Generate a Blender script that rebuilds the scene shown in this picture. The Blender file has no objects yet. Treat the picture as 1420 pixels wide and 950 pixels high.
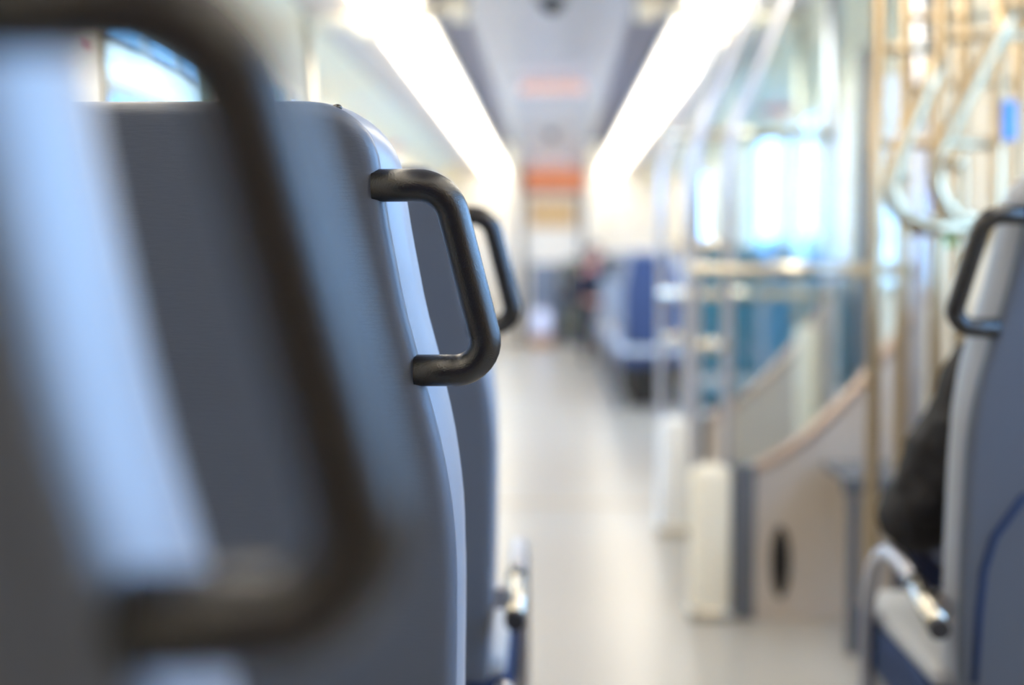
import bpy, bmesh, math, random
from mathutils import Vector, Matrix, noise
random.seed(7)
scene = bpy.context.scene
COL = scene.collection

# ------------------------------------------------------------------ camera
F = 1970.0                       # focal length in pixels of the 1420 px frame
CH = 1.05                        # lens height above the floor
TH = math.atan(115.0 / F)        # looking slightly down ...
PS = math.atan(56.0 / F * math.cos(TH))   # ... and a little to the left
cam_d = bpy.data.cameras.new('camera')
cam = bpy.data.objects.new('camera', cam_d); COL.objects.link(cam)
cam.location = (0, 0, CH)
cam.rotation_euler = (math.pi / 2 - TH, 0, PS)
cam_d.sensor_width = 36.0
cam_d.lens = 36.0 * F / 1420.0
cam_d.clip_start = 0.02
cam_d.clip_end = 400
cam_d.dof.use_dof = True
cam_d.dof.focus_distance = 1.155
cam_d.dof.aperture_fstop = 2.3
scene.camera = cam

# ------------------------------------------------------------------ sky, light, exposure
world = bpy.data.worlds.new('sky'); scene.world = world
world.use_nodes = True
bgn = world.node_tree.nodes['Background']
bgn.inputs['Color'].default_value = (0.30, 0.56, 1.0, 1)
bgn.inputs['Strength'].default_value = 4.4
LAMP = 2.9                      # radiance of the ceiling lamps
LAMP_COL = (1.0, 0.90, 0.73, 1)
scene.view_settings.view_transform = 'Standard'
scene.view_settings.look = 'None'
scene.view_settings.gamma = 1.0
scene.view_settings.use_curve_mapping = False
scene.view_settings.exposure = 1.5

# ------------------------------------------------------------------ helpers
def at(px, py, Y):
    """the place at distance Y along the car that shows at pixel (px, py)"""
    u, v = (px - 710) / F, (475 - py) / F
    fw = Vector((-math.sin(PS) * math.cos(TH), math.cos(PS) * math.cos(TH), -math.sin(TH)))
    rt = Vector((math.cos(PS), math.sin(PS), 0))
    up = rt.cross(fw)
    d = fw + rt * u + up * v
    return Vector((0, 0, CH)) + d * (Y / d.y)

def lin(c):
    return tuple(((x / 255) / 12.92 if x / 255 <= 0.04045 else ((x / 255 + 0.055) / 1.055) ** 2.4) for x in c) + (1,)

MATS = {}
def mat(name, rgb, rough=0.5, metal=0.0, bump=0.0, bscale=200.0, stretch=(1, 1, 1), var=0.0, vscale=3.0, spec=0.5, emis=None, estr=0.0, coat=0.0):
    m = bpy.data.materials.new(name); m.use_nodes = True
    nt = m.node_tree; b = nt.nodes['Principled BSDF']
    b.inputs['Base Color'].default_value = lin(rgb)
    b.inputs['Roughness'].default_value = rough
    b.inputs['Metallic'].default_value = metal
    b.inputs['Specular IOR Level'].default_value = spec
    b.inputs['Coat Weight'].default_value = coat
    if emis:
        b.inputs['Emission Color'].default_value = emis
        b.inputs['Emission Strength'].default_value = estr
    tc = nt.nodes.new('ShaderNodeTexCoord')
    if bump > 0:
        mp = nt.nodes.new('ShaderNodeMapping'); mp.inputs['Scale'].default_value = stretch
        nz = nt.nodes.new('ShaderNodeTexNoise'); nz.inputs['Scale'].default_value = bscale; nz.inputs['Detail'].default_value = 3
        bp = nt.nodes.new('ShaderNodeBump'); bp.inputs['Strength'].default_value = bump; bp.inputs['Distance'].default_value = 0.002
        nt.links.new(tc.outputs['Object'], mp.inputs['Vector']); nt.links.new(mp.outputs[0], nz.inputs['Vector'])
        nt.links.new(nz.outputs['Fac'], bp.inputs['Height']); nt.links.new(bp.outputs[0], b.inputs['Normal'])
    if var > 0:
        n2 = nt.nodes.new('ShaderNodeTexNoise'); n2.inputs['Scale'].default_value = vscale; n2.inputs['Detail'].default_value = 4
        mp2 = nt.nodes.new('ShaderNodeMapping'); mp2.inputs['Scale'].default_value = stretch
        nt.links.new(tc.outputs['Object'], mp2.inputs['Vector']); nt.links.new(mp2.outputs[0], n2.inputs['Vector'])
        mx = nt.nodes.new('ShaderNodeMix'); mx.data_type = 'RGBA'
        c = lin(rgb)
        mx.inputs[6].default_value = tuple(x * (1 - var) for x in c[:3]) + (1,)
        mx.inputs[7].default_value = tuple(min(1, x * (1 + var)) for x in c[:3]) + (1,)
        nt.links.new(n2.outputs['Fac'], mx.inputs[0]); nt.links.new(mx.outputs[2], b.inputs['Base Color'])
    MATS[name] = m
    return m

def glass_mat(name, tint, refl=0.08):
    m = bpy.data.materials.new(name); m.use_nodes = True
    nt = m.node_tree; nt.nodes.clear()
    o = nt.nodes.new('ShaderNodeOutputMaterial'); mx = nt.nodes.new('ShaderNodeMixShader')
    t = nt.nodes.new('ShaderNodeBsdfTransparent'); g = nt.nodes.new('ShaderNodeBsdfGlossy')
    t.inputs['Color'].default_value = tint; g.inputs['Roughness'].default_value = 0.02
    mx.inputs[0].default_value = refl; nt.links.new(t.outputs[0], mx.inputs[1]); nt.links.new(g.outputs[0], mx.inputs[2])
    nt.links.new(mx.outputs[0], o.inputs['Surface'])
    MATS[name] = m
    return m

mat('shell_grey', (84, 91, 104), rough=0.42, bump=0.12, bscale=500, stretch=(0.15, 1, 1), spec=0.5)
mat('shell_light', (142, 146, 156), rough=0.35, bump=0.05, bscale=300)
mat('rubber_black', (14, 12, 14), rough=0.27, bump=0.22, bscale=900, spec=0.75)
mat('navy_fabric', (30, 52, 92), rough=0.9, bump=0.4, bscale=600)
mat('far_navy', (44, 58, 92), rough=0.8, bump=0.4, bscale=300)
mat('teal_fabric', (58, 116, 138), rough=0.8, bump=0.4, bscale=500)
mat('pale_vinyl', (172, 174, 178), rough=0.5)
mat('steel', (214, 206, 190), rough=0.24, metal=1.0)
mat('steel_warm', (180, 160, 130), rough=0.36, metal=1.0)
mat('steel_grey', (170, 170, 178), rough=0.3, metal=1.0)
mat('steel_pale', (205, 208, 220), rough=0.3, metal=0.85)
mat('dark_metal', (62, 62, 66), rough=0.4, metal=0.6)
mat('dark_grey', (92, 94, 100), rough=0.5)
mat('panel_white', (236, 234, 230), rough=0.35)
mat('panel_cream', (238, 228, 206), rough=0.35)
mat('panel_bronze', (214, 202, 190), rough=0.3, metal=0.45, bump=0.25, bscale=9, stretch=(1.6, 1.6, 0.05))
mat('bronze_trim', (184, 162, 146), rough=0.3, metal=0.8)
mat('wall', (244, 236, 216), rough=0.5, var=0.02)
mat('back_dark', (100, 82, 90), rough=0.6)
mat('beige_liner', (214, 202, 180), rough=0.5)
mat('cove', (246, 239, 216), rough=0.65)
mat('ceiling', (216, 214, 222), rough=0.22)
mat('slot', (116, 114, 130), rough=0.5)
mat('side_ceiling', (206, 196, 190), rough=0.35)
mat('floor', (164, 157, 146), rough=0.3, var=0.05, vscale=1.2, bump=0.02, bscale=300)
mat('floor_strip', (176, 160, 136), rough=0.3)
mat('diffuser', (255, 255, 250), rough=0.5, emis=LAMP_COL, estr=LAMP)
mat('frame', (214, 208, 190), rough=0.35, metal=0.3)
mat('frame_olive', (140, 128, 92), rough=0.4, metal=0.3)
mat('gasket', (60, 60, 64), rough=0.6)
mat('tan_panel', (214, 182, 136), rough=0.5)
mat('cabinet_grey', (104, 112, 128), rough=0.5)
mat('olive', (82, 82, 66), rough=0.6)
mat('paper_bag', (212, 214, 236), rough=0.6)
mat('carton', (170, 128, 86), rough=0.8)
mat('poster_red', (222, 96, 100), rough=0.5)
mat('poster_blue', (168, 186, 214), rough=0.5)
mat('poster_paper', (240, 238, 232), rough=0.5)
mat('blue_notice', (70, 140, 205), rough=0.5)
mat('green_notice', (90, 160, 90), rough=0.5)
mat('jacket', (17, 14, 16), rough=0.75, bump=0.5, bscale=60)
mat('jeans', (26, 34, 62), rough=0.85, bump=0.4, bscale=400)
mat('coat_navy', (24, 26, 48), rough=0.8)
mat('skin', (214, 160, 140), rough=0.5)
mat('hair_dark', (52, 38, 30), rough=0.6)
mat('hair_red', (176, 84, 84), rough=0.6)
mat('scarf', (206, 110, 124), rough=0.8)
mat('shoe', (24, 24, 26), rough=0.5)
mat('ground', (168, 166, 160), rough=0.9, var=0.1, vscale=0.6)
mat('stone_cream', (226, 208, 178), rough=0.8, var=0.05)
mat('stone_brown', (176, 140, 110), rough=0.8)
mat('teal_glass', (80, 150, 165), rough=0.15)
mat('hedge_teal', (40, 104, 128), rough=0.8, var=0.3, vscale=2)
mat('bus_blue', (52, 116, 190), rough=0.4)
mat('bus_white', (214, 226, 240), rough=0.4)
mat('lens_dark', (40, 42, 48), rough=0.2)
mat('eye', (20, 18, 18), rough=0.2)
mat('lip', (170, 90, 84), rough=0.5)
glass_mat('glass', (0.96, 0.98, 0.98, 1), 0.03)
glass_mat('glass_blue', (0.90, 0.955, 0.985, 1), 0.05)

def led_material():
    m = bpy.data.materials.new('led'); m.use_nodes = True
    nt = m.node_tree; b = nt.nodes['Principled BSDF']
    b.inputs['Base Color'].default_value = (0.02, 0.015, 0.01, 1)
    tc = nt.nodes.new('ShaderNodeTexCoord'); v = nt.nodes.new('ShaderNodeTexVoronoi')
    v.inputs['Scale'].default_value = 60; v.inputs['Randomness'].default_value = 0
    r = nt.nodes.new('ShaderNodeValToRGB')
    r.color_ramp.elements[0].position = 0.30; r.color_ramp.elements[0].color = (1.0, 0.36, 0.16, 1)
    r.color_ramp.elements[1].position = 0.55; r.color_ramp.elements[1].color = (0.55, 0.17, 0.07, 1)
    nt.links.new(tc.outputs['Object'], v.inputs['Vector']); nt.links.new(v.outputs['Distance'], r.inputs['Fac'])
    nt.links.new(r.outputs[0], b.inputs['Emission Color']); b.inputs['Emission Strength'].default_value = 0.4
    MATS['led'] = m
led_material()
mat('peach_glow', (232, 196, 184), rough=0.4, emis=(1.0, 0.45, 0.28, 1), estr=0.1)

class MB:
    def __init__(s): s.v = []; s.f = []; s.smooth = []
    def box(s, x0, x1, y0, y1, z0, z1):
        n = len(s.v)
        s.v += [(x0, y0, z0), (x1, y0, z0), (x1, y1, z0), (x0, y1, z0), (x0, y0, z1), (x1, y0, z1), (x1, y1, z1), (x0, y1, z1)]
        for q in ((3, 2, 1, 0), (4, 5, 6, 7), (0, 1, 5, 4), (1, 2, 6, 5), (2, 3, 7, 6), (3, 0, 4, 7)):
            s.f.append(tuple(n + i for i in q)); s.smooth.append(False)
        return s
    def rbox(s, x0, x1, y0, y1, z0, z1, r, n=3):
        """box with rounded edges"""
        bm = bmesh.new()
        bmesh.ops.create_cube(bm, size=1)
        for v in bm.verts:
            v.co = Vector(((x0 + x1) / 2 + v.co.x * (x1 - x0), (y0 + y1) / 2 + v.co.y * (y1 - y0), (z0 + z1) / 2 + v.co.z * (z1 - z0)))
        bmesh.ops.bevel(bm, geom=list(bm.edges), offset=r, segments=n, profile=0.5, affect='EDGES')
        s.add_bm(bm, True); bm.free(); return s
    def add_bm(s, bm, sm):
        n = len(s.v); bm.verts.ensure_lookup_table(); bm.verts.index_update()
        s.v += [tuple(v.co) for v in bm.verts]
        for f in bm.faces:
            s.f.append(tuple(n + v.index for v in f.verts)); s.smooth.append(sm)
    def rings(s, rings, cap0=True, cap1=True, smooth=True):
        """loft closed rings of equal size"""
        n = len(s.v); k = len(rings[0])
        for r in rings: s.v += [tuple(p) for p in r]
        for i in range(len(rings) - 1):
            for j in range(k):
                a, b = n + i * k + j, n + i * k + (j + 1) % k
                s.f.append((a, b, b + k, a + k)); s.smooth.append(smooth)
        if cap0: s.f.append(tuple(n + j for j in reversed(range(k)))); s.smooth.append(False)
        if cap1: s.f.append(tuple(n + (len(rings) - 1) * k + j for j in range(k))); s.smooth.append(False)
        return s
    def tube(s, pts, r, seg=16, fillet=0.0, fs=8, cap=True):
        """round tube along a polyline; r a number or one radius per point (no fillet then)"""
        pts = [Vector(p) for p in pts]
        if fillet > 0 and len(pts) > 2:
            out = [pts[0]]
            for i in range(1, len(pts) - 1):
                a, b, c = pts[i - 1], pts[i], pts[i + 1]
                d1, d2 = (a - b), (c - b)
                ang = d1.angle(d2)
                t = min(fillet / math.tan(ang / 2), d1.length * 0.49, d2.length * 0.49)
                p0, p1 = b + d1.normalized() * t, b + d2.normalized() * t
                for k in range(fs + 1):
                    u = k / fs
                    # circular-ish arc by rational quadratic
                    w = math.sin(ang / 2)
                    den = (1 - u) ** 2 + 2 * w * u * (1 - u) + u * u
                    out.append((p0 * (1 - u) ** 2 + b * 2 * w * u * (1 - u) + p1 * u * u) / den)
            out.append(pts[-1]); pts = out
        rs = r if isinstance(r, (list, tuple)) else [r] * len(pts)
        rings = []
        T = (pts[1] - pts[0]).normalized()
        N = T.orthogonal().normalized()
        for i, p in enumerate(pts):
            if i == 0: t = (pts[1] - pts[0]).normalized()
            elif i == len(pts) - 1: t = (pts[-1] - pts[-2]).normalized()
            else: t = ((pts[i] - pts[i - 1]).normalized() + (pts[i + 1] - pts[i]).normalized()).normalized()
            N = (N - t * N.dot(t)).normalized(); B = t.cross(N)
            rings.append([p + (N * math.cos(2 * math.pi * j / seg) + B * math.sin(2 * math.pi * j / seg)) * rs[i] for j in range(seg)])
        return s.rings(rings, cap, cap)
    def ball(s, c, r, seg=12, rg=8):
        c = Vector(c); rr = r if isinstance(r, (tuple, list)) else (r, r, r)
        rings = []
        for i in range(rg + 1):
            a = -math.pi / 2 + math.pi * (i if 0 < i < rg else (0.02 if i == 0 else rg - 0.02)) / rg
            rings.append([c + Vector((math.cos(a) * math.cos(2 * math.pi * j / seg) * rr[0], math.cos(a) * math.sin(2 * math.pi * j / seg) * rr[1], math.sin(a) * rr[2])) for j in range(seg)])
        return s.rings(rings)
    def prism(s, outline, axis, a0, a1):
        """outline: 2-D points; extruded along axis ('x','y','z') from a0 to a1"""
        def p3(p, a): return {'x': (a, p[0], p[1]), 'y': (p[0], a, p[1]), 'z': (p[0], p[1], a)}[axis]
        return s.rings([[p3(p, a0) for p in outline], [p3(p, a1) for p in outline]], smooth=False)
    def build(s, name, m, parent=None, bevel=0.0):
        me = bpy.data.meshes.new(name); me.from_pydata(s.v, [], s.f)
        me.polygons.foreach_set('use_smooth', s.smooth)
        bm = bmesh.new(); bm.from_mesh(me)
        bmesh.ops.recalc_face_normals(bm, faces=list(bm.faces))
        if bevel > 0:
            bmesh.ops.bevel(bm, geom=[e for e in bm.edges if len(e.link_faces) == 2 and e.calc_face_angle() > 0.6], offset=bevel, segments=2, profile=0.5, affect='EDGES')
        bm.to_mesh(me); bm.free(); me.update()
        me.materials.append(MATS[m] if isinstance(m, str) else m)
        o = bpy.data.objects.new(name, me); COL.objects.link(o)
        if parent: o.parent = parent
        return o

def thing(name, label, cat, loc=(0, 0, 0), rotz=0, group=None):
    o = bpy.data.objects.new(name, None); COL.objects.link(o)
    o.location = loc; o.rotation_euler = (0, 0, rotz); o.empty_display_size = 0.1
    return tag(o, label, cat, group)
def tag(o, label, cat=None, group=None):
    o['label'] = label
    if cat: o['category'] = cat
    if group: o['group'] = group
    return o
def struct(o, label=None, cat=None):
    o['kind'] = 'structure'
    if label: o['label'] = label
    if cat: o['category'] = cat
    return o
def copy_tree(o, parent=None):
    c = o.copy(); COL.objects.link(c); c.parent = parent
    for ch in list(o.children): copy_tree(ch, c)
    return c

# ------------------------------------------------------------------ the car body
XL, XR = -1.42, 1.50             # inner faces of the side walls
Y0, Y1 = -1.7, 18.6
CZ = CH + 1.13                   # flat middle ceiling
WZ0, WZ1 = 0.92, 1.92            # windows
fl = struct(MB().box(XL - .1, XR + .1, Y0 - .1, Y1 + .1, -.06, 0).build('floor', 'floor'), 'pale beige glossy floor of the train car', 'floor')
for yy in (6.05, 9.2): MB().box(XL + .02, XR - .02, yy, yy + .09, 0, .004).build('tan_strip', 'floor_strip', fl)  # thin tan strips across the floor

# ceiling: middle panel, dark slots, lamp bays, outer panels, coves
ce = struct(MB().box(XL - .1, XR + .1, Y0 - .1, Y1 + .1, CZ + .16, CZ + .2).build('ceiling', 'ceiling'), 'pale grey train ceiling with a glossy flat middle panel', 'ceiling')
ys = [Y0, 0.4, 3.4, 6.4, 9.4, 12.4, 15.4, Y1]
for a, b in zip(ys[:-1], ys[1:]):
    MB().box(-.385, .36, a + .003, b - .003, CZ, CZ + .03).build('ceiling_panel', 'ceiling', ce)
    for s, x0, x1 in ((-1, -.56, -.395), (1, .37, .56)):
        MB().box(x0, x1, a, b, CZ + .035, CZ + .06).build('slot_panel', 'slot', ce)
    for s in (-1, 1):
        xw = XR if s > 0 else -XL
        ol = [(s * .86, CZ - .01), (s * 1.06, CZ - .065), (s * 1.06, CZ - .04), (s * .86, CZ + .02)]
        MB().prism(ol, 'y', a + .002, b - .002).build('side_panel', 'side_ceiling', ce)
        n = 8
        inner = [(s * (1.07 + (xw - 1.07) * math.sin(k / n * math.pi / 2)), CZ - .07 - (CZ - .07 - WZ1 - .03) * (1 - math.cos(k / n * math.pi / 2))) for k in range(n + 1)]
        outer = [(x + s * .02, z + .03) for x, z in reversed(inner)]
        MB().prism(inner + outer, 'y', a + .002, b - .002).build('cove_panel', 'cove', ce)

for s, who in ((-1, 'left'), (1, 'right')):
    t = thing('ceiling_light', 'long white fluorescent light strip along the %s side of the ceiling' % who, 'ceiling light', (0, 0, CZ), 0, 'light strips along the ceiling')
    MB().box(s * .57, s * .855, Y0 + .02, Y1 - .02, .0, .04).build('housing', 'panel_white', t)
    for a, b in zip(ys[:-1], ys[1:]):
        MB().rbox(min(s * .60, s * .845), max(s * .60, s * .845), a + .012, b - .012, -.04, .002, .012, 2).build('diffuser', 'diffuser', t)

# side walls with windows
def wtop(w): return 1.50 if abs(w[0] - 5.55) < .01 else WZ1
def side_wall(name, x, s, wins, door):
    xo = x + s * .07
    m = MB(); X = sorted((x, xo))
    m.box(X[0], X[1], Y0, Y1, 0, WZ0); m.box(X[0], X[1], Y0, Y1, WZ1, CZ + .1)
    for w in wins:
        if wtop(w) < WZ1: m.box(X[0], X[1], w[0], w[1], wtop(w), WZ1)
    edges = [Y0] + [e for w in wins for e in w] + [Y1]
    for a, b in zip(edges[0::2], edges[1::2]): m.box(X[0], X[1], a, b, WZ0, WZ1)
    w = struct(m.build(name, 'wall'), 'cream %s wall of the train car below and between the windows' % ('left' if s < 0 else 'right'), 'wall')
    return w
WL = [(4.47, 6.1), (6.75, 7.35), (7.55, 8.15), (8.8, 11.0), (11.3, 13.5), (13.8, 16.0)]  # near left stretch, out of view, kept windowless to darken that side
WR = [(.35, 1.3), (1.5, 3.4), (5.55, 6.5), (8.2, 9.35), (9.5, 10.8), (13.8, 16.0)]  # first opening, out of view, shortened to dim the nearest seat back
wl = side_wall('wall_left', XL, -1, WL, None)
wr = side_wall('wall_right', XR, 1, WR, None)
wn = 0
for x, s, ws in ((XL, -1, WL), (XR, 1, WR)):
    for a, b in ws:
        wn += 1; WT = wtop((a, b))
        m = MB(); X0, X1 = sorted((x - s * .012, x + s * .05))
        for bx in ((a - .02, a + .025, WZ0 - .02, WT + .02), (b - .025, b + .02, WZ0 - .02, WT + .02), (a + .025, b - .025, WZ0 - .02, WZ0 + .025), (a + .025, b - .025, WT - .025, WT + .02)):
            m.box(X0, X1, bx[0], bx[1], bx[2], bx[3])
        olive = (s < 0 and 4 < a < 5)
        w = struct(m.build('window_%d' % wn, 'frame_olive' if olive else 'frame'), '%s window in the %s wall, counted from the viewer' % (('first', 'second', 'third', 'fourth', 'fifth', 'sixth', 'seventh', 'eighth')[ws.index((a, b))], 'left' if s < 0 else 'right'), 'window')
        g0, g1 = sorted((x + s * .02, x + s * .026))
        MB().box(g0, g1, a, b, WZ0, WT).build('pane', 'glass', w)
for s, x in ((-1, XL), (1, XR)):
    nm = 'left' if s < 0 else 'right'
    X0, X1 = sorted((x, x - s * .02))
    struct(MB().box(X0, X1, Y0, Y1, 0, .12).build('baseboard_' + nm, 'dark_grey'), 'dark grey kick strip along the %s wall' % nm, 'baseboard')
struct(MB().box(XR - .07, XR, 6.53, 6.8, .12, 2.02).build('trim_1', 'dark_grey'), 'dark grey pillar cover between the right windows', 'pillar')
struct(MB().box(XR - .02, XR - .0005, 3.5, 5.5, .12, 1.93).build('trim_4', 'beige_liner'), 'beige wall liner behind the tube rack', 'panel')
struct(MB().box(XR - .02, XR - .0005, 5.5, 6.52, 1.53, 1.93).build('trim_5', 'beige_liner'), 'beige liner above the low right window', 'panel')
struct(MB().box(XL - .1, XR + .1, Y0 - .08, Y0, 0, CZ + .16).build('wall_back', 'back_dark'), 'unseen dark wall put close behind the viewer to hold back light', 'wall')  # unseen closing wall, set close and dark to dim the seat backs
we = struct(MB().box(XL - .1, XR + .1, Y1, Y1 + .08, 0, CZ + .16).build('wall_end', 'panel_white'), 'white end wall of the car', 'wall')
# end of the car: door with tan window, frame posts
d1 = struct(MB().box(-.40, .40, Y1 - .04, Y1 - .001, 0, 1.98).build('door_1', 'panel_white'), 'white end door with a tan window', 'door')
for x in (-.42, .36): MB().box(x, x + .05, Y1 - .07, Y1, 0, 2.0).build('door_frame', 'dark_grey', d1)
MB().rbox(-.30, .30, Y1 - .055, Y1 - .04, 1.46, 1.82, .006, 2).build('door_window', 'tan_panel', d1)
MB().tube([(-.33, Y1 - .045, .95), (-.33, Y1 - .09, .95), (-.33, Y1 - .09, 1.15), (-.33, Y1 - .045, 1.15)], .012, 8, .02, 4).build('door_handle', 'steel', d1)
for k, s in enumerate((-1, 1)):
    c = struct(MB().rbox(s * .52 - .09, s * .52 + .09, Y1 - .3, Y1 - .001, 0, CZ, .03).build('trim_%d' % (k + 2), 'panel_white'), 'white rounded column on the %s of the end door' % ('left' if s < 0 else 'right'), 'column')

# ------------------------------------------------------------------ seats
RT = 0.176                      # recline of the backs
ZT = 1.178
HW = [(.40, .215), (.50, .222), (.60, .226), (.685, .2283), (.78, .2300), (.83, .2277), (.87, .2225), (.905, .2159), (.939, .2074), (.975, .1985), (1.01, .190), (1.045, .1838), (1.077, .1784), (1.105, .1745), (1.12, .1725)]
def catmull(tab, z):
    for i in range(len(tab) - 1):
        if tab[i][0] <= z <= tab[i + 1][0]:
            p0 = tab[max(i - 1, 0)]; p1 = tab[i]; p2 = tab[i + 1]; p3 = tab[min(i + 2, len(tab) - 1)]
            u = (z - p1[0]) / (p2[0] - p1[0]); h = p2[0] - p1[0]
            m1 = (p2[1] - p0[1]) / (p2[0] - p0[0]) * h if p2[0] != p0[0] else 0
            m2 = (p3[1] - p1[1]) / (p3[0] - p1[0]) * h if p3[0] != p1[0] else 0
            return (2 * u ** 3 - 3 * u * u + 1) * p1[1] + (u ** 3 - 2 * u * u + u) * m1 + (-2 * u ** 3 + 3 * u * u) * p2[1] + (u ** 3 - u * u) * m2
    return tab[-1][1]
def back_outline():
    pts = []
    z = .42
    while z < 1.1201:
        pts.append((catmull(HW, min(z, 1.12)), z)); z += .02
    # rounded top corner
    cx, cz, rx, rz = .1120, 1.1205, .0602, .0575
    for k in range(1, 15):
        a = k / 14 * math.pi / 2
        pts.append((cx + rx * math.cos(a) ** .93, cz + rz * math.sin(a) ** .93))
    return pts + [(-x, z) for x, z in reversed(pts)]
OUT = back_outline()
def inset(ol, d):
    n = len(ol); r = []
    for i in range(n):
        a, b, c = Vector(ol[i - 1]), Vector(ol[i]), Vector(ol[(i + 1) % n])
        t1, t2 = (b - a), (c - b)
        if t1.length < 1e-6: t1 = t2
        if t2.length < 1e-6: t2 = t1
        t1.normalize(); t2.normalize()
        n1, n2 = Vector((-t1.y, t1.x)), Vector((-t2.y, t2.x))
        m = (n1 + n2); m = m.normalized() if m.length > 1e-6 else n1
        k = 1 / max(.5, m.dot(n1))
        r.append((b.x + m.x * d * k, b.y + m.y * d * k))
    return r
def slab(layers):
    """layers of (y, inset): loft of the seat-back outline, sheared by the recline"""
    m = MB(); rings = []
    for y, d in layers:
        k = max(0.0, min(1.0, (y - .03) / .05))
        fl = lambda z: k * (.002 + .0095 * max(0, min(1, (z - .80) / .16)) * max(0, min(1, (1.176 - z) / .05)))
        rings.append([(x + math.copysign(fl(z), x), y + RT * (ZT - z), z) for x, z in inset(OUT, d)])
    m.rings(rings); return m

def make_seat(side, label, group, fabric='navy_fabric', blue_line=False, base='steel_grey', bw=.05):
    """reversed camera view: the back faces -y, side = +1 puts handle and armrest at +x"""
    t = thing('train_seat', label, 'seat', group=group)
    r = .013
    lay = [(r * (1 - math.cos(a)), r * (1 - math.sin(a))) for a in [0, .25, .5, .75, 1.0, 1.25, math.pi / 2]]
    bp = slab([(0, .02)] + lay + [(.021, 0), (.024, .004)]).build('back_panel', 'shell_grey', t)
    slab([(.0225, .006), (.026, .0015), (.03, -.0005), (.05, -.003), (.072, -.003), (.085, .0), (.094, .006), (.099, .016)]).build('side_shell', 'shell_light', t)
    slab([(.097, .03), (.12, .028), (.135, .036), (.142, .06)]).build('backrest_cushion', fabric, t)
    slab([(.12, .05)] * 1 + [(.1425, .062), (.144, .075)]).build('headrest', fabric, t) if False else None
    MB().ball((side * .137 if side else .137, .024 + RT * .001, 1.1738), (.0045, .004, .0030)).build('screw_cap', 'rubber_black', t)
    # base
    yb = RT * (ZT - .45)
    MB().rbox(-.25, .25, yb + .06, yb + .56, .33, .425, .02).build('seat_cushion', fabric, t)
    MB().rbox(-.243, .243, yb + .05, yb + .55, .415, .45, .014).build('seat_pad', 'pale_vinyl', t)
    MB().rbox(-.235, .235, yb + .02, yb + .5, .29, .335, .01).build('seat_pan', 'dark_metal', t)
    MB().box(-bw, bw, yb + .12, yb + .34, .02, .295).build('pedestal', base, t, bevel=.01)
    MB().box(-.12, .12, yb + .06, yb + .4, 0, .02).build('foot_plate', 'steel_grey', t, bevel=.005)
    # grab handle on the aisle side
    if side:
        s = side
        def hp(x, z, dy=.010): return (s * x, dy + RT * (ZT - z), z)
        h = MB().tube([hp(.166, 1.1105), hp(.2262, 1.1105), hp(.2640, .957), hp(.197, .957)], .0134, 24, .030, 10)
        h.build('grab_handle', 'rubber_black', t)
        # armrest: tube that runs forward beside the seat and bends down to the floor
        ax = s * .260
        path = [(.20, .5565), (.27, .572), (.34, .579), (.40, .575), (.45, .558), (.49, .53), (.518, .49), (.532, .44), (.535, .38), (.535, 0)]
        ar = MB().tube([(ax, y, z) for y, z in path], .0135, 14).build('armrest', 'steel_grey', t)
        MB().tube([(ax, .092, .531), (ax, .205, .558)], .0160, 16).build('armrest_sleeve', 'steel', ar)
        MB().tube([(ax, .080, .528), (ax, .094, .5315)], .0150, 16).build('end_cap', 'dark_metal', ar)
        MB().tube([(ax, .205, .5578), (ax, .232, .564)], .0163, 16).build('rubber_ring', 'rubber_black', ar)
        MB().box(min(s * .245, s * .215), max(s * .245, s * .215), .15, .19, .53, .56).build('bracket', 'steel_grey', ar)
        MB().tube([(ax, .535, .0), (ax, .535, .012)], .03, 14).build('foot_flange', 'steel_grey', ar)
    if blue_line:  # thin dark blue arched line on the back panel
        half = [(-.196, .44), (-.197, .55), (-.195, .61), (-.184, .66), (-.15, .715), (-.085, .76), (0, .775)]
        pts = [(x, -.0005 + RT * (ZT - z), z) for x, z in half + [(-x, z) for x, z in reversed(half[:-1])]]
        MB().tube(pts, .006, 8).build('blue_line', 'navy_fabric', t)['label'] = 'dark blue arched line on the seat back'
    return t

def put(o, x, y, rz=0):
    o.location = (x, y, 0); o.rotation_euler = (0, 0, rz); return o
GS = 'grey train seats beside the aisle'
seatL = make_seat(1, 'grey train seat back with its black grab handle in sharp focus', GS)
put(seatL, -.313, 1.14)
s0 = put(copy_tree(seatL), -.3060, .284, math.radians(6)); s0['label'] = 'nearest grey train seat, strongly blurred, its large black handle filling the left foreground'
[c for c in s0.children if c.name.startswith('grab_handle')][0].location = (.006, .004, 0)
s2 = put(copy_tree(seatL), -.313, 1.94); s2['label'] = 'grey train seat just beyond the sharp one, only a slice and its handle showing'
seatR = make_seat(-1, 'grey train seat on the right with a seated person in black before it', GS, blue_line=True)
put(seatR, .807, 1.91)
win = make_seat(0, 'grey window seat beside the nearest blurred seat', 'grey window seats')
put(win, -.8145, .231, math.radians(6))
w1 = put(copy_tree(win), -.822, 1.14); w1['label'] = 'grey window seat next to the seat in sharp focus'
w2 = put(copy_tree(win), -.822, 1.94); w2['label'] = 'grey window seat next to the farthest left seat'

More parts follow.
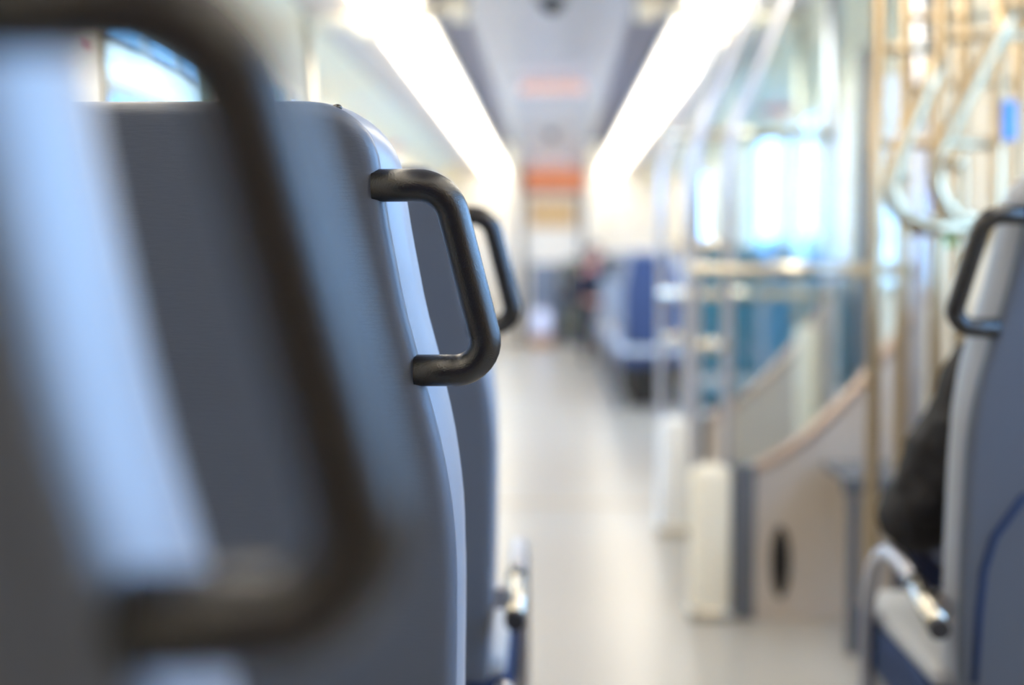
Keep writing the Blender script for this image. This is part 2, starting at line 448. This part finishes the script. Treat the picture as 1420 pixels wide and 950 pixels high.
# far seats on the right, facing the viewer
far = make_seat(1, 'navy seat on the right of the far aisle, first of its row', 'navy seats in the far row', fabric='far_navy', base='rubber_black', bw=.18)
ordn = ['first', 'second', 'third', 'fourth', 'fifth', 'sixth', 'seventh']
for k in range(7):
    o = far if k == 0 else copy_tree(far)
    put(o, .72, 10.45 + k * .82, math.pi); o.scale = (1, 1, .95)
    o['label'] = 'navy seat facing us in the far right row, %s from the glass partitions' % ordn[k]
teal = make_seat(0, 'x', 'teal seats behind the glass', fabric='teal_fabric')
for k, (x, y) in enumerate(((.98, 7.95), (1.24, 7.1))):
    o = teal if k == 0 else copy_tree(teal)
    put(o, x, y, math.pi); o.scale = (1, 1, .95)
    o['label'] = ['teal seat behind the glass partition, the one nearer the aisle', 'teal seat behind the glass partition, the one nearer the right wall'][k]

# ------------------------------------------------------------------ glass partitions beside the aisle
def partition(Y, label, rails, postx=1.05, extra=False):
    t = thing('glass_partition', label, 'partition', (0, Y, 0), 0, 'glass partitions with curved metal panels')
    b = MB().rbox(.405, .52, -.05, .05, .0, .45, .02).build('aisle_box', 'panel_cream' if extra else 'panel_white', t)
    MB().rbox(.395, .53, -.06, .06, .0, .035, .008, 2).build('foot_trim', 'steel', b)
    for x in (.415, .51): MB().tube([(x, 0, .44), (x, 0, 1.40), (x + .30, 0, CZ - .05)], .0165, 14, .3, 8).build('post', 'steel_pale', t)
    for z in ((1.09, .80) if extra else (.92, 1.10, .75)):
        MB().tube([(.415, 0, z), (.51, 0, z)], .021, 12).build('rung', 'steel', t)
    MB().box(.525, .59, -.03, .03, 0, .455).build('dark_infill', 'dark_grey', t, bevel=.006)
    # lower panel with a concave top that climbs towards the wall
    cur = []
    n = 20
    for k in range(n + 1):
        u = k / n
        x = .59 + u * (postx + .02 - .59)
        q = (x - .59) / .905
        cur.append((x, .44 + .40 * q + 1.0 * q * q))
    cur = [(x, min(z, 1.6)) for x, z in cur]
    ol = [(.59, 0.0), (postx + .02, 0.0)] + list(reversed(cur))
    MB().prism(ol, 'y', -.012, .012).build('curved_panel', 'panel_bronze', t)
    MB().tube([(x, 0, z) for x, z in cur], .02, 10).build('curved_trim', 'bronze_trim', t)
    gl = [(.535, .455), (.59, .45)] + [(x, z + .012) for x, z in cur if x < postx - .01 and x > .6]
    gl += [(postx - .005, gl[-1][1] + .02), (postx - .005, 1.86), (.535, 1.86)]
    MB().prism(gl, 'y', -.005, .005).build('glass_pane', 'glass_blue', t)
    MB().tube([(postx, 0, .0), (postx, 0, CZ - .06)], .028, 14).build('wall_post', 'steel_pale', t)
    MB().tube([(postx, 0, CZ - .10), (postx, 0, CZ - .055)], .05, 16).build('post_flange', 'steel', t)
    for z, x0, x1, m in rails:
        MB().tube([(x0, -.03, z), (x1, -.03, z)], .021, 12).build('rail', m, t)
    return t
pa = partition(4.14, 'nearer glass partition with bronze curved lower panel and cream box at the aisle', [(1.02, .40, 1.035, 'steel')], 1.055, True)
pb = partition(5.40, 'farther glass partition with white box at the aisle, behind the nearer one', [(.92, .40, 1.05, 'steel'), (1.515, .42, 1.05, 'steel')], 1.05)
rh = []
for k in range(25):
    a = 2 * math.pi * k / 24; rh.append((.665 + .028 * math.cos(a), -.02, .17 + .105 * math.sin(a)))
MB().prism([(x, z) for x, _, z in rh[:-1]], 'y', -.03, -.012).build('grip_plate', 'rubber_black', pa)['label'] = 'black oval plate on the curved panel'
# pale strip put in for a bright reflection at the farther partition
MB().rbox(.915, 1.0, -.06, -.02, .34, .80, .018).build('reflection_strip', 'panel_cream', pb)

# dark framed luggage shelf against the nearer partition
t = thing('luggage_shelf', 'low shelf with a dark metal frame in front of the curved panel', 'shelf', (0, 3.88, 0))
MB().box(.78, 1.08, -.12, .2, .452, .47).build('shelf_board', 'dark_grey', t)
MB().box(.77, 1.09, -.14, -.12, .435, .475).build('front_bar', 'dark_grey', t)
for x in (.785, 1.06): MB().box(x, x + .028, -.14, -.11, 0, .44).build('leg', 'dark_grey', t)

# ------------------------------------------------------------------ tubular rack on the right
t = thing('luggage_rack', 'tall rack of bent stainless tubes between the right seat and the glass partition', 'rack', (0, 0, 0))
for px, Y in ((1217, 3.35), (1255, 3.6), (1303, 3.35), (1385, 3.35), (1335, 3.6), (1412, 3.6)):
    x = at(px, 150, Y).x
    MB().tube([(x, Y, 0), (x, Y, CZ - .10 - max(0, x - 1.0) * .3)], .017, 12).build('post', 'steel_warm', t)
def bar(px0, py0, px1, py1, Y, r=.012, m='steel_warm'):
    MB().tube([at(px0, py0, Y), at(px1, py1, Y)], r, 10).build('crossbar', m, t)
bar(1217, 70, 1300, 66, 3.35); bar(1217, 198, 1385, 200, 3.35); bar(1303, 52, 1420, 50, 3.35)
bar(1255, 320, 1440, 312, 3.6, .015); bar(1255, 25, 1440, 20, 3.6); bar(1255, 120, 1412, 115, 3.6, .010)
for pts, Y in ((((1300, 84), (1284, 125), (1243, 222), (1232, 262), (1246, 295), (1285, 315), (1345, 318)), 3.2),
               (((1405, 10), (1386, 45), (1325, 165), (1300, 215), (1298, 262), (1318, 298), (1370, 312)), 3.25)):
    MB().tube([at(px, py, Y) for px, py in pts], .019, 14, .06, 5).build('hook_bar', 'steel_warm', t)
for px, py in ((1250, 243), (1326, 226)):
    c = at(px, py, 3.22); MB().ball(c, .021).build('knob', 'steel_warm', t)
p = at(1394, 168, 3.35)
MB().box(p.x - .012, p.x + .018, 3.325, 3.35, p.z - .045, p.z + .045).build('notice', 'blue_notice', t)['label'] = 'small upright blue notice on a rack post'
p = at(1325, 333, 3.6)
MB().box(p.x - .035, p.x + .035, 3.595, 3.605, p.z - .014, p.z + .022).build('tag', 'green_notice', t)['label'] = 'small green tag below a rack tube'

# ------------------------------------------------------------------ overhead grab rails
for s, Yr, who in ((-1, 6.2, 'left'), (1, 6.2, 'right')):
    t = thing('overhead_grab_rail', 'bent cream grab rail crossing the %s light strip' % who, 'grab rail', (0, Yr, 0), 0, 'overhead grab rails')
    MB().tube([(s * 1.07, 0, CH + 1.03), (s * .87, 0, CH + 1.03), (s * .80, 0, CH + .975), (s * .40, 0, CH + 1.125)], .033, 14, .05, 6).build('rail', 'panel_cream', t)
    MB().tube([(s * .40, 0, CZ), (s * .40, 0, CZ - .1)], .045, 14).build('ceiling_flange', 'panel_cream', t)
    MB().tube([(s * 1.07, 0, 0), (s * 1.07, 0, CZ - .03)], .022, 14).build('post', 'steel', t)
    MB().tube([(s * 1.07, 0, 0), (s * 1.07, 0, .015)], .045, 14).build('foot_flange', 'steel', t)
tag(MB().tube([(-1.36, 6.35, 0), (-1.36, 6.35, WZ1)], .03, 12).build('door_pole', 'steel'), 'upright pole at the left wall by the doorway', 'pole')
for s in (-1, 1):
    t = thing('ceiling_hanger', 'cream hanger bracket below the far ceiling on the %s' % ('left' if s < 0 else 'right'), 'bracket', (s * .40, 14.0, 0), 0, 'far ceiling hangers')
    MB().rbox(-.06, .06, -.03, .03, CZ - .36, CZ - .02, .02).build('drop_arm', 'panel_cream', t)
    MB().rbox(-.09, .09, -.06, .06, CZ - .025, CZ, .008, 2).build('ceiling_plate', 'panel_cream', t)

# ceiling fittings and signs
for k, (Y, px) in enumerate(((6.25, 765), (12.7, 765))):
    x = at(px, 100, Y).x
    t = thing('ceiling_camera', ['dark dome camera on the near ceiling', 'dark dome camera on the far ceiling'][k], 'camera', (x, Y, CZ), 0, 'dome cameras')
    MB().tube([(0, 0, 0), (0, 0, -.02)], .07, 20).build('base_ring', 'dark_grey', t)
    MB().ball((0, 0, -.02), (.055, .055, .05)).build('dome', 'lens_dark', t)
t = thing('peach_panel', 'pale peach panel hanging under the middle of the ceiling', 'display', (.0, 9.1, CZ))  # pale peach panel with a faint even glow
MB().rbox(-.22, .22, .006, .05, -.085, 0, .01).build('housing', 'ceiling', t)
MB().box(-.205, .205, .0, .006, -.075, -.012).build('screen', 'peach_glow', t)
t = thing('destination_sign', 'glowing orange dot matrix sign above the end door', 'sign', (0, Y1 - .12, 2.06))
MB().rbox(-.45, .45, 0, .12, -.15, .15, .015).build('housing', 'dark_grey', t)
MB().box(-.36, .44, -.006, .0, -.12, .12).build('screen', 'led', t)
t = thing('sign_reflection', 'faint orange strip under the ceiling made as the reflection of the end sign', 'sign', (0, 16.3, CZ))  # glowing strip put in for the end sign mirrored in the ceiling
MB().rbox(-.25, .25, 0, .05, -.06, 0, .01).build('housing', 'ceiling', t)
MB().box(-.2, .2, -.005, 0, -.05, -.01).build('screen', 'peach_glow', t)

# advertising cards on the coves
def poster(name, px, py, s, Y, w, h, label, red):
    t = thing(name, label, 'poster', (0, 0, 0), 0, 'advertising cards above the windows')
    xw = XR if s > 0 else -XL
    def cv(u, off):
        q = u * math.pi / 2
        return (s * (1.07 + (xw - 1.07) * math.sin(q) - off * math.sin(q) * .3), CZ - .07 - (CZ - .10 - WZ1) * (1 - math.cos(q)) - off)
    def patch(u0, u1, y0, y1, y2, y3, o0, o1, m, nm):
        rings = []
        for k in range(5):
            f = k / 4; u = u0 + (u1 - u0) * f; ya = y0 + (y2 - y0) * f; yb = y1 + (y3 - y1) * f
            pa, pb = cv(u, o0), cv(u, o1)
            rings.append([(pa[0], ya, pa[1]), (pa[0], yb, pa[1]), (pb[0], yb, pb[1]), (pb[0], ya, pb[1])])
        MB().rings(rings, smooth=False).build(nm, m, t)
    patch(.45, .93, Y - w / 2, Y + w / 2, Y - w / 2, Y + w / 2, .002, .008, 'poster_paper', 'card')
    patch(.55, .88, Y - w * .05, Y + w * .3, Y - w * .4, Y - w * .1, .008, .010, red, 'printed_band')
    patch(.74, .92, Y - w * .48, Y - w * .36, Y - w * .48, Y - w * .42, .008, .010, 'poster_blue', 'printed_field')
poster('advertising_card', 1070, 150, 1, 9.35, 1.3, .17, 'card with a red band on the right cove above the bright window', 'poster_red')
tag(MB().prism([(9.3, 1.90), (9.75, 1.74), (10.3, 1.74), (9.7, 1.90)], 'x', XL + .0135, XL + .0185).build('window_sticker', 'poster_red'), 'slanted red sticker at the top of a left window', 'sticker')
poster('advertising_card', 590, 240, -1, 12.4, .9, .17, 'pale reddish card farther along the left cove', 'poster_red')
p = at(112, 52, 4.3)
tag(MB().box(XL - .0005, XL + .003, 4.24, 4.34, p.z - .02, p.z + .015).build('wall_sticker', 'poster_red'), 'small red sticker on the left wall before the window', 'sticker')

# ------------------------------------------------------------------ things at the end of the car
t = thing('equipment_cabinet', 'grey cabinet standing before the end door', 'cabinet', (-.02, 17.6, 0))
MB().rbox(-.26, .16, 0, .45, .0, 1.0, .015).build('body', 'cabinet_grey', t)
dd = MB().rbox(-.24, .14, -.015, .0, .2, .97, .006, 2).build('door', 'cabinet_grey', t)
MB().tube([(.10, -.016, .6), (.10, -.045, .6), (.10, -.045, .74), (.10, -.016, .74)], .008, 8, .012, 3).build('handle', 'steel', dd)
t = thing('waste_bin', 'tall dark olive bin beside the grey cabinet', 'bin', (.30, 17.3, 0))
MB().rbox(-.15, .17, 0, .4, .1, .98, .03).build('body', 'olive', t)
MB().rbox(-.16, .18, -.01, .41, .98, 1.04, .015).build('lid', 'olive', t)
MB().box(-.13, .15, .03, .37, 0, .1).build('plinth', 'dark_grey', t)
MB().box(-.08, .1, -.006, .002, .84, .92).build('flap', 'dark_metal', t)
tag(MB().rbox(-.26, -.0, 16.9, 17.2, 0, .14, .006, 2).build('carton', 'carton'), 'brown carton on the floor before the grey cabinet', 'box')
t = thing('paper_bag', 'white bag standing on the brown carton', 'bag', (-.13, 17.05, .14))
m = MB(); rg = []
for z, a, b in ((0, .10, .08), (.02, .115, .09), (.15, .11, .085), (.25, .10, .05), (.30, .09, .02)):
    rg.append([(a * math.copysign(abs(math.cos(q)) ** .5, math.cos(q)), b * math.copysign(abs(math.sin(q)) ** .5, math.sin(q)), z) for q in [2 * math.pi * k / 20 for k in range(20)]])
m.rings(rg).build('bag_body', 'paper_bag', t)
MB().tube([(-.05, 0, .29), (-.04, 0, .37), (.04, 0, .37), (.05, 0, .29)], .006, 8, .03, 4).build('bag_handle', 'paper_bag', t)

# ------------------------------------------------------------------ people
def remesh(o, vox, smooth=6):
    md = o.modifiers.new('remesh', 'REMESH'); md.mode = 'VOXEL'; md.voxel_size = vox; md.use_smooth_shade = True
    sm = o.modifiers.new('smooth', 'SMOOTH'); sm.factor = .5; sm.iterations = smooth
def limb(m, pts, rs, seg=14):
    """tapered limb with rounded ends and joints"""
    pts = [Vector(p) for p in pts]
    m.tube(pts, list(rs), seg)
    for p, r in zip(pts, rs): m.ball(p, r * .995, 12, 8)
def hand(m, wrist, fdir, palm_n, thumb_side, curl=.5):
    f = Vector(fdir).normalized(); n = Vector(palm_n); n = (n - f * n.dot(f)).normalized(); s = f.cross(n).normalized() * thumb_side
    w = Vector(wrist)
    for k in range(4):                                             # palm as four metacarpals
        o = s * (.03 - .02 * k)
        limb(m, [w + o * .6 + f * .01, w + o + f * .085], [.016, .0125], 8)
    for k, L in enumerate((.072, .08, .075, .058)):
        o = w + s * (.031 - .0205 * k) + f * .088
        d = f.copy(); p = o; pts = [p]
        for seg, fr in enumerate((.45, .32, .25)):
            ax = f.cross(n)
            d = (Matrix.Rotation(-curl * (.6 + .3 * seg) * (1 if True else 1), 3, ax) @ d)
            if d.dot(n) > .95: pass
            p = p + d * (L * fr); pts.append(p)
        limb(m, pts, [.0095, .009, .0083, .0073], 8)
    tb = w + s * .03 + f * .025
    limb(m, [tb, tb + s * .025 + f * .028 - n * .004, tb + s * .034 + f * .058 - n * .012, tb + s * .032 + f * .08 - n * .02], [.014, .0115, .010, .008], 8)

def person(label, loc, rz, top, trousers, hair, J, vox, scarf=None):
    """seated figure; J holds the joints in the figure's own space (faces +y, seat at z = .47)"""
    t = thing('person', label, 'person', loc, rz)
    b = MB()
    # skin body: legs, trunk, neck, head, arms, hands in one surface
    limb(b, [J['pelvis'], J['waist'], J['chest'], J['neck0']], [.125, .12, .125, .075], 16)
    for s in ('l', 'r'):
        limb(b, [J['sh_' + s], J['el_' + s], J['wr_' + s]], [.05, .040, .027])
        limb(b, [J['neck0'], J['sh_' + s]], [.06, .055])
        limb(b, [J['hip_' + s], J['kn_' + s], J['an_' + s]], [.078, .056, .04])
        limb(b, [J['an_' + s], J['toe_' + s]], [.04, .03])
        hand(b, J['wr_' + s], J['hd_' + s], J['hn_' + s], J['th_' + s], J.get('curl', .5))
    h = Vector(J['head']); q = J['look']                           # q: turn of the head
    R = Matrix.Rotation(q[1], 3, 'X') @ Matrix.Rotation(q[0], 3, 'Z') if False else Matrix.Rotation(q[0], 3, 'Z') @ Matrix.Rotation(q[1], 3, 'X')
    H = lambda x, y, z: h + R @ Vector((x, y, z))
    limb(b, [J['neck0'], H(0, -.015, -.06)], [.06, .055])
    hb = MB(); hb.ball((0, -.012, .03), (.074, .092, .088), 18, 12); hb.ball((0, .022, -.045), (.056, .062, .068), 16, 10)
    hb.ball((0, .052, -.088), (.028, .024, .022)); hb.ball((0, .09, -.012), (.011, .018, .014)); limb(hb, [(0, .082, .02), (0, .099, -.016)], [.008, .0125], 8)
    for s in (-1, 1):
        hb.ball((s * .076, -.012, -.01), (.009, .020, .032)); hb.ball((s * .034, .06, -.02), (.024, .022, .022)); hb.ball((s * .03, .074, .03), (.022, .012, .008))
    hb.ball((0, .08, -.052), (.022, .010, .009))
    hb.v = [tuple(H(*v)) for v in hb.v]
    n = len(b.v); b.v += hb.v; b.f += [tuple(n + i for i in f) for f in hb.f]; b.smooth += hb.smooth
    body = b.build('body', 'skin', t); remesh(body, vox, 4)
    e = MB()
    for s in (-1, 1): e.ball(H(s * .03, .078, .008), .0085, 10, 6)
    e.build('eyes', 'eye', t)
    MB().ball(H(0, .087, -.052), (.019, .005, .006)).build('mouth', 'lip', t)
    hr = MB(); g = []
    hr.ball((0, -.022, .04), (.084, .095, .092), 20, 12); hr.ball((0, -.06, -.02), (.075, .055, .085), 16, 10)
    for s in (-1, 1): hr.ball((s * .07, -.03, .0), (.02, .045, .05))
    hr.v = [tuple(H(*v)) for v in hr.v if True]
    hair_o = hr.build('hair', hair, t); remesh(hair_o, max(vox, .007), 3)
    # clothes follow the body, slightly larger
    c = MB()
    limb(c, [J['pelvis'], J['waist'], J['chest'], Vector(J['neck0']) - Vector((0, 0, .01))], [.148, .15, .155, .092], 16)
    for s in ('l', 'r'):
        w = Vector(J['el_' + s]).lerp(Vector(J['wr_' + s]), .93)
        limb(c, [J['chest'], J['sh_' + s]], [.10, .078])
        up = Vector(J['sh_' + s]).lerp(Vector(J['el_' + s]), .5)
        limb(c, [J['sh_' + s], up, J['el_' + s], w], [.078, .070, .064, .042])
        if vox < .01:                                              # sleeve folds
            for u in (.35, .6, .85, .95):
                pp = Vector(J['sh_' + s]).lerp(Vector(J['el_' + s]), u); c.ball(pp + Vector((0, 0, -.004)), .074 - .010 * u)
    jk = c.build('jacket', top, t); remesh(jk, vox, 3)
    if vox < .01:
        tx = bpy.data.textures.new('creases', 'CLOUDS'); tx.noise_scale = .07; tx.noise_depth = 2
        dm = jk.modifiers.new('creases', 'DISPLACE'); dm.texture = tx; dm.strength = .03; dm.mid_level = .5
    p = MB()
    limb(p, [Vector(J['pelvis']) + Vector((0, 0, .06)), J['pelvis']], [.13, .14], 16)
    for s in ('l', 'r'):
        limb(p, [J['hip_' + s], J['kn_' + s], Vector(J['kn_' + s]).lerp(Vector(J['an_' + s]), .93)], [.094, .071, .058])
    tr = p.build('trousers', trousers, t); remesh(tr, vox, 3)
    for s in ('l', 'r'):
        f = MB(); a = Vector(J['an_' + s]); tt = Vector(J['toe_' + s])
        limb(f, [a + (a - tt).normalized() * .03 + Vector((0, 0, -.03)), a.lerp(tt, .5) + Vector((0, 0, -.012)), tt], [.046, .048, .04])
        sh = f.build('shoe', 'shoe', t); remesh(sh, max(vox, .007), 2)
    if scarf:
        limb(x := MB(), [Vector(J['neck0']) + Vector((-.05, .03, .02)), Vector(J['neck0']) + Vector((0, .07, .01)), Vector(J['neck0']) + Vector((.05, .03, .02)), Vector(J['neck0']) + Vector((0, -.06, .02)), Vector(J['neck0']) + Vector((-.05, .03, .02))], [.04] * 5)
        so = x.build('scarf', scarf, t); remesh(so, .01, 2)
    return t

# the passenger in black on the right seat: back against the seat, left elbow out over the armrest
JN = dict(pelvis=(0, 0, .575), waist=(0, -.03, .70), chest=(.02, -.055, .83), neck0=(.05, -.03, .95),
          hip_l=(-.09, .03, .545), hip_r=(.09, .03, .545), kn_l=(-.13, .44, .56), kn_r=(.12, .44, .56),
          an_l=(-.13, .47, .10), an_r=(.12, .47, .10), toe_l=(-.14, .62, .045), toe_r=(.13, .62, .045),
          sh_l=(-.165, -.06, .855), sh_r=(.165, -.06, .87), el_l=(-.262, .00, .632), el_r=(.25, .03, .65),
          wr_l=(-.10, .20, .69), wr_r=(.09, .22, .68), hd_l=(.8, .45, -.1), hd_r=(-.7, .6, -.1),
          hn_l=(0, 0, 1), hn_r=(0, 0, 1), th_l=1, th_r=-1, head=(.08, .05, 1.055), look=(.15, -.55), curl=.35)
person('seated person in a black jacket and dark blue jeans, elbow out past the seat back', (.865, 2.33, 0), 0, 'jacket', 'jeans', 'hair_dark', JN, .007)
# a far passenger leaning into the aisle
JF = dict(pelvis=(0, 0, .54), waist=(.02, .04, .68), chest=(.02, .09, .82), neck0=(.03, .12, .95),
          hip_l=(-.09, .03, .51), hip_r=(.09, .03, .51), kn_l=(-.11, .44, .52), kn_r=(.12, .44, .52),
          an_l=(-.11, .46, .09), an_r=(.12, .46, .09), toe_l=(-.12, .60, .045), toe_r=(.13, .60, .045),
          sh_l=(-.15, .08, .87), sh_r=(.19, .09, .86), el_l=(-.2, .2, .64), el_r=(.30, .22, .63),
          wr_l=(-.05, .40, .64), wr_r=(.15, .42, .64), hd_l=(.5, .8, 0), hd_r=(-.5, .8, 0),
          hn_l=(0, 0, 1), hn_r=(0, 0, 1), th_l=1, th_r=-1, head=(.03, .17, 1.09), look=(.0, -.2), curl=.35)
person('far passenger in a dark navy coat and pink scarf sitting by the aisle', (.47, 14.96, 0), math.pi, 'coat_navy', 'coat_navy', 'hair_dark', JF, .011, 'scarf')

# ------------------------------------------------------------------ outside the windows
struct(MB().box(-90, 90, -60, 120, -1.1, -1.0).build('ground', 'ground'), 'pale ground outside the windows', 'ground')
t = thing('office_building', 'cream building with bands of teal windows seen through the left window', 'building', (-8.5, 27, -1))
MB().box(-7, 0, -16, 18, 0, 9.0).build('wall', 'stone_cream', t)
for z in (1.4, 3.9, 6.45):
    for k in range(11):
        y = -15 + k * 3.0
        w = MB().box(.0, .05, y, y + 2.5, z, z + 1.3).build('window', 'gasket', t)
        MB().box(.05, .07, y + .08, y + 2.42, z + .08, z + 1.22).build('pane', 'teal_glass', w)
    MB().box(0, .3, -16, 18, z + 1.4, z + 1.65).build('ledge', 'stone_brown', t)
tag(MB().box(6.8, 7.2, 18, 90, -1.0, 1.75).build('hedge', 'hedge_teal'), 'long dark teal wall outside the right windows', 'wall')
t = thing('bus', 'blue and white bus standing outside the right windows', 'bus', (5.2, 15.2, -1))
MB().rbox(-1.2, 1.2, -3, 3.4, .35, 3.0, .15).build('body', 'bus_blue', t)
MB().rbox(-1.15, 1.15, -2.9, 3.3, 2.95, 3.1, .05).build('roof', 'bus_white', t)
for k in range(3): MB().box(-1.215, -1.19, -2.7 + k * 2, -1.0 + k * 2, 1.5, 2.6).build('window', 'teal_glass', t)
for y in (-1.8, 2.2): MB().tube([(-1.22, y, .5), (-.9, y, .5)], .5, 24).build('wheel', 'rubber_black', t)
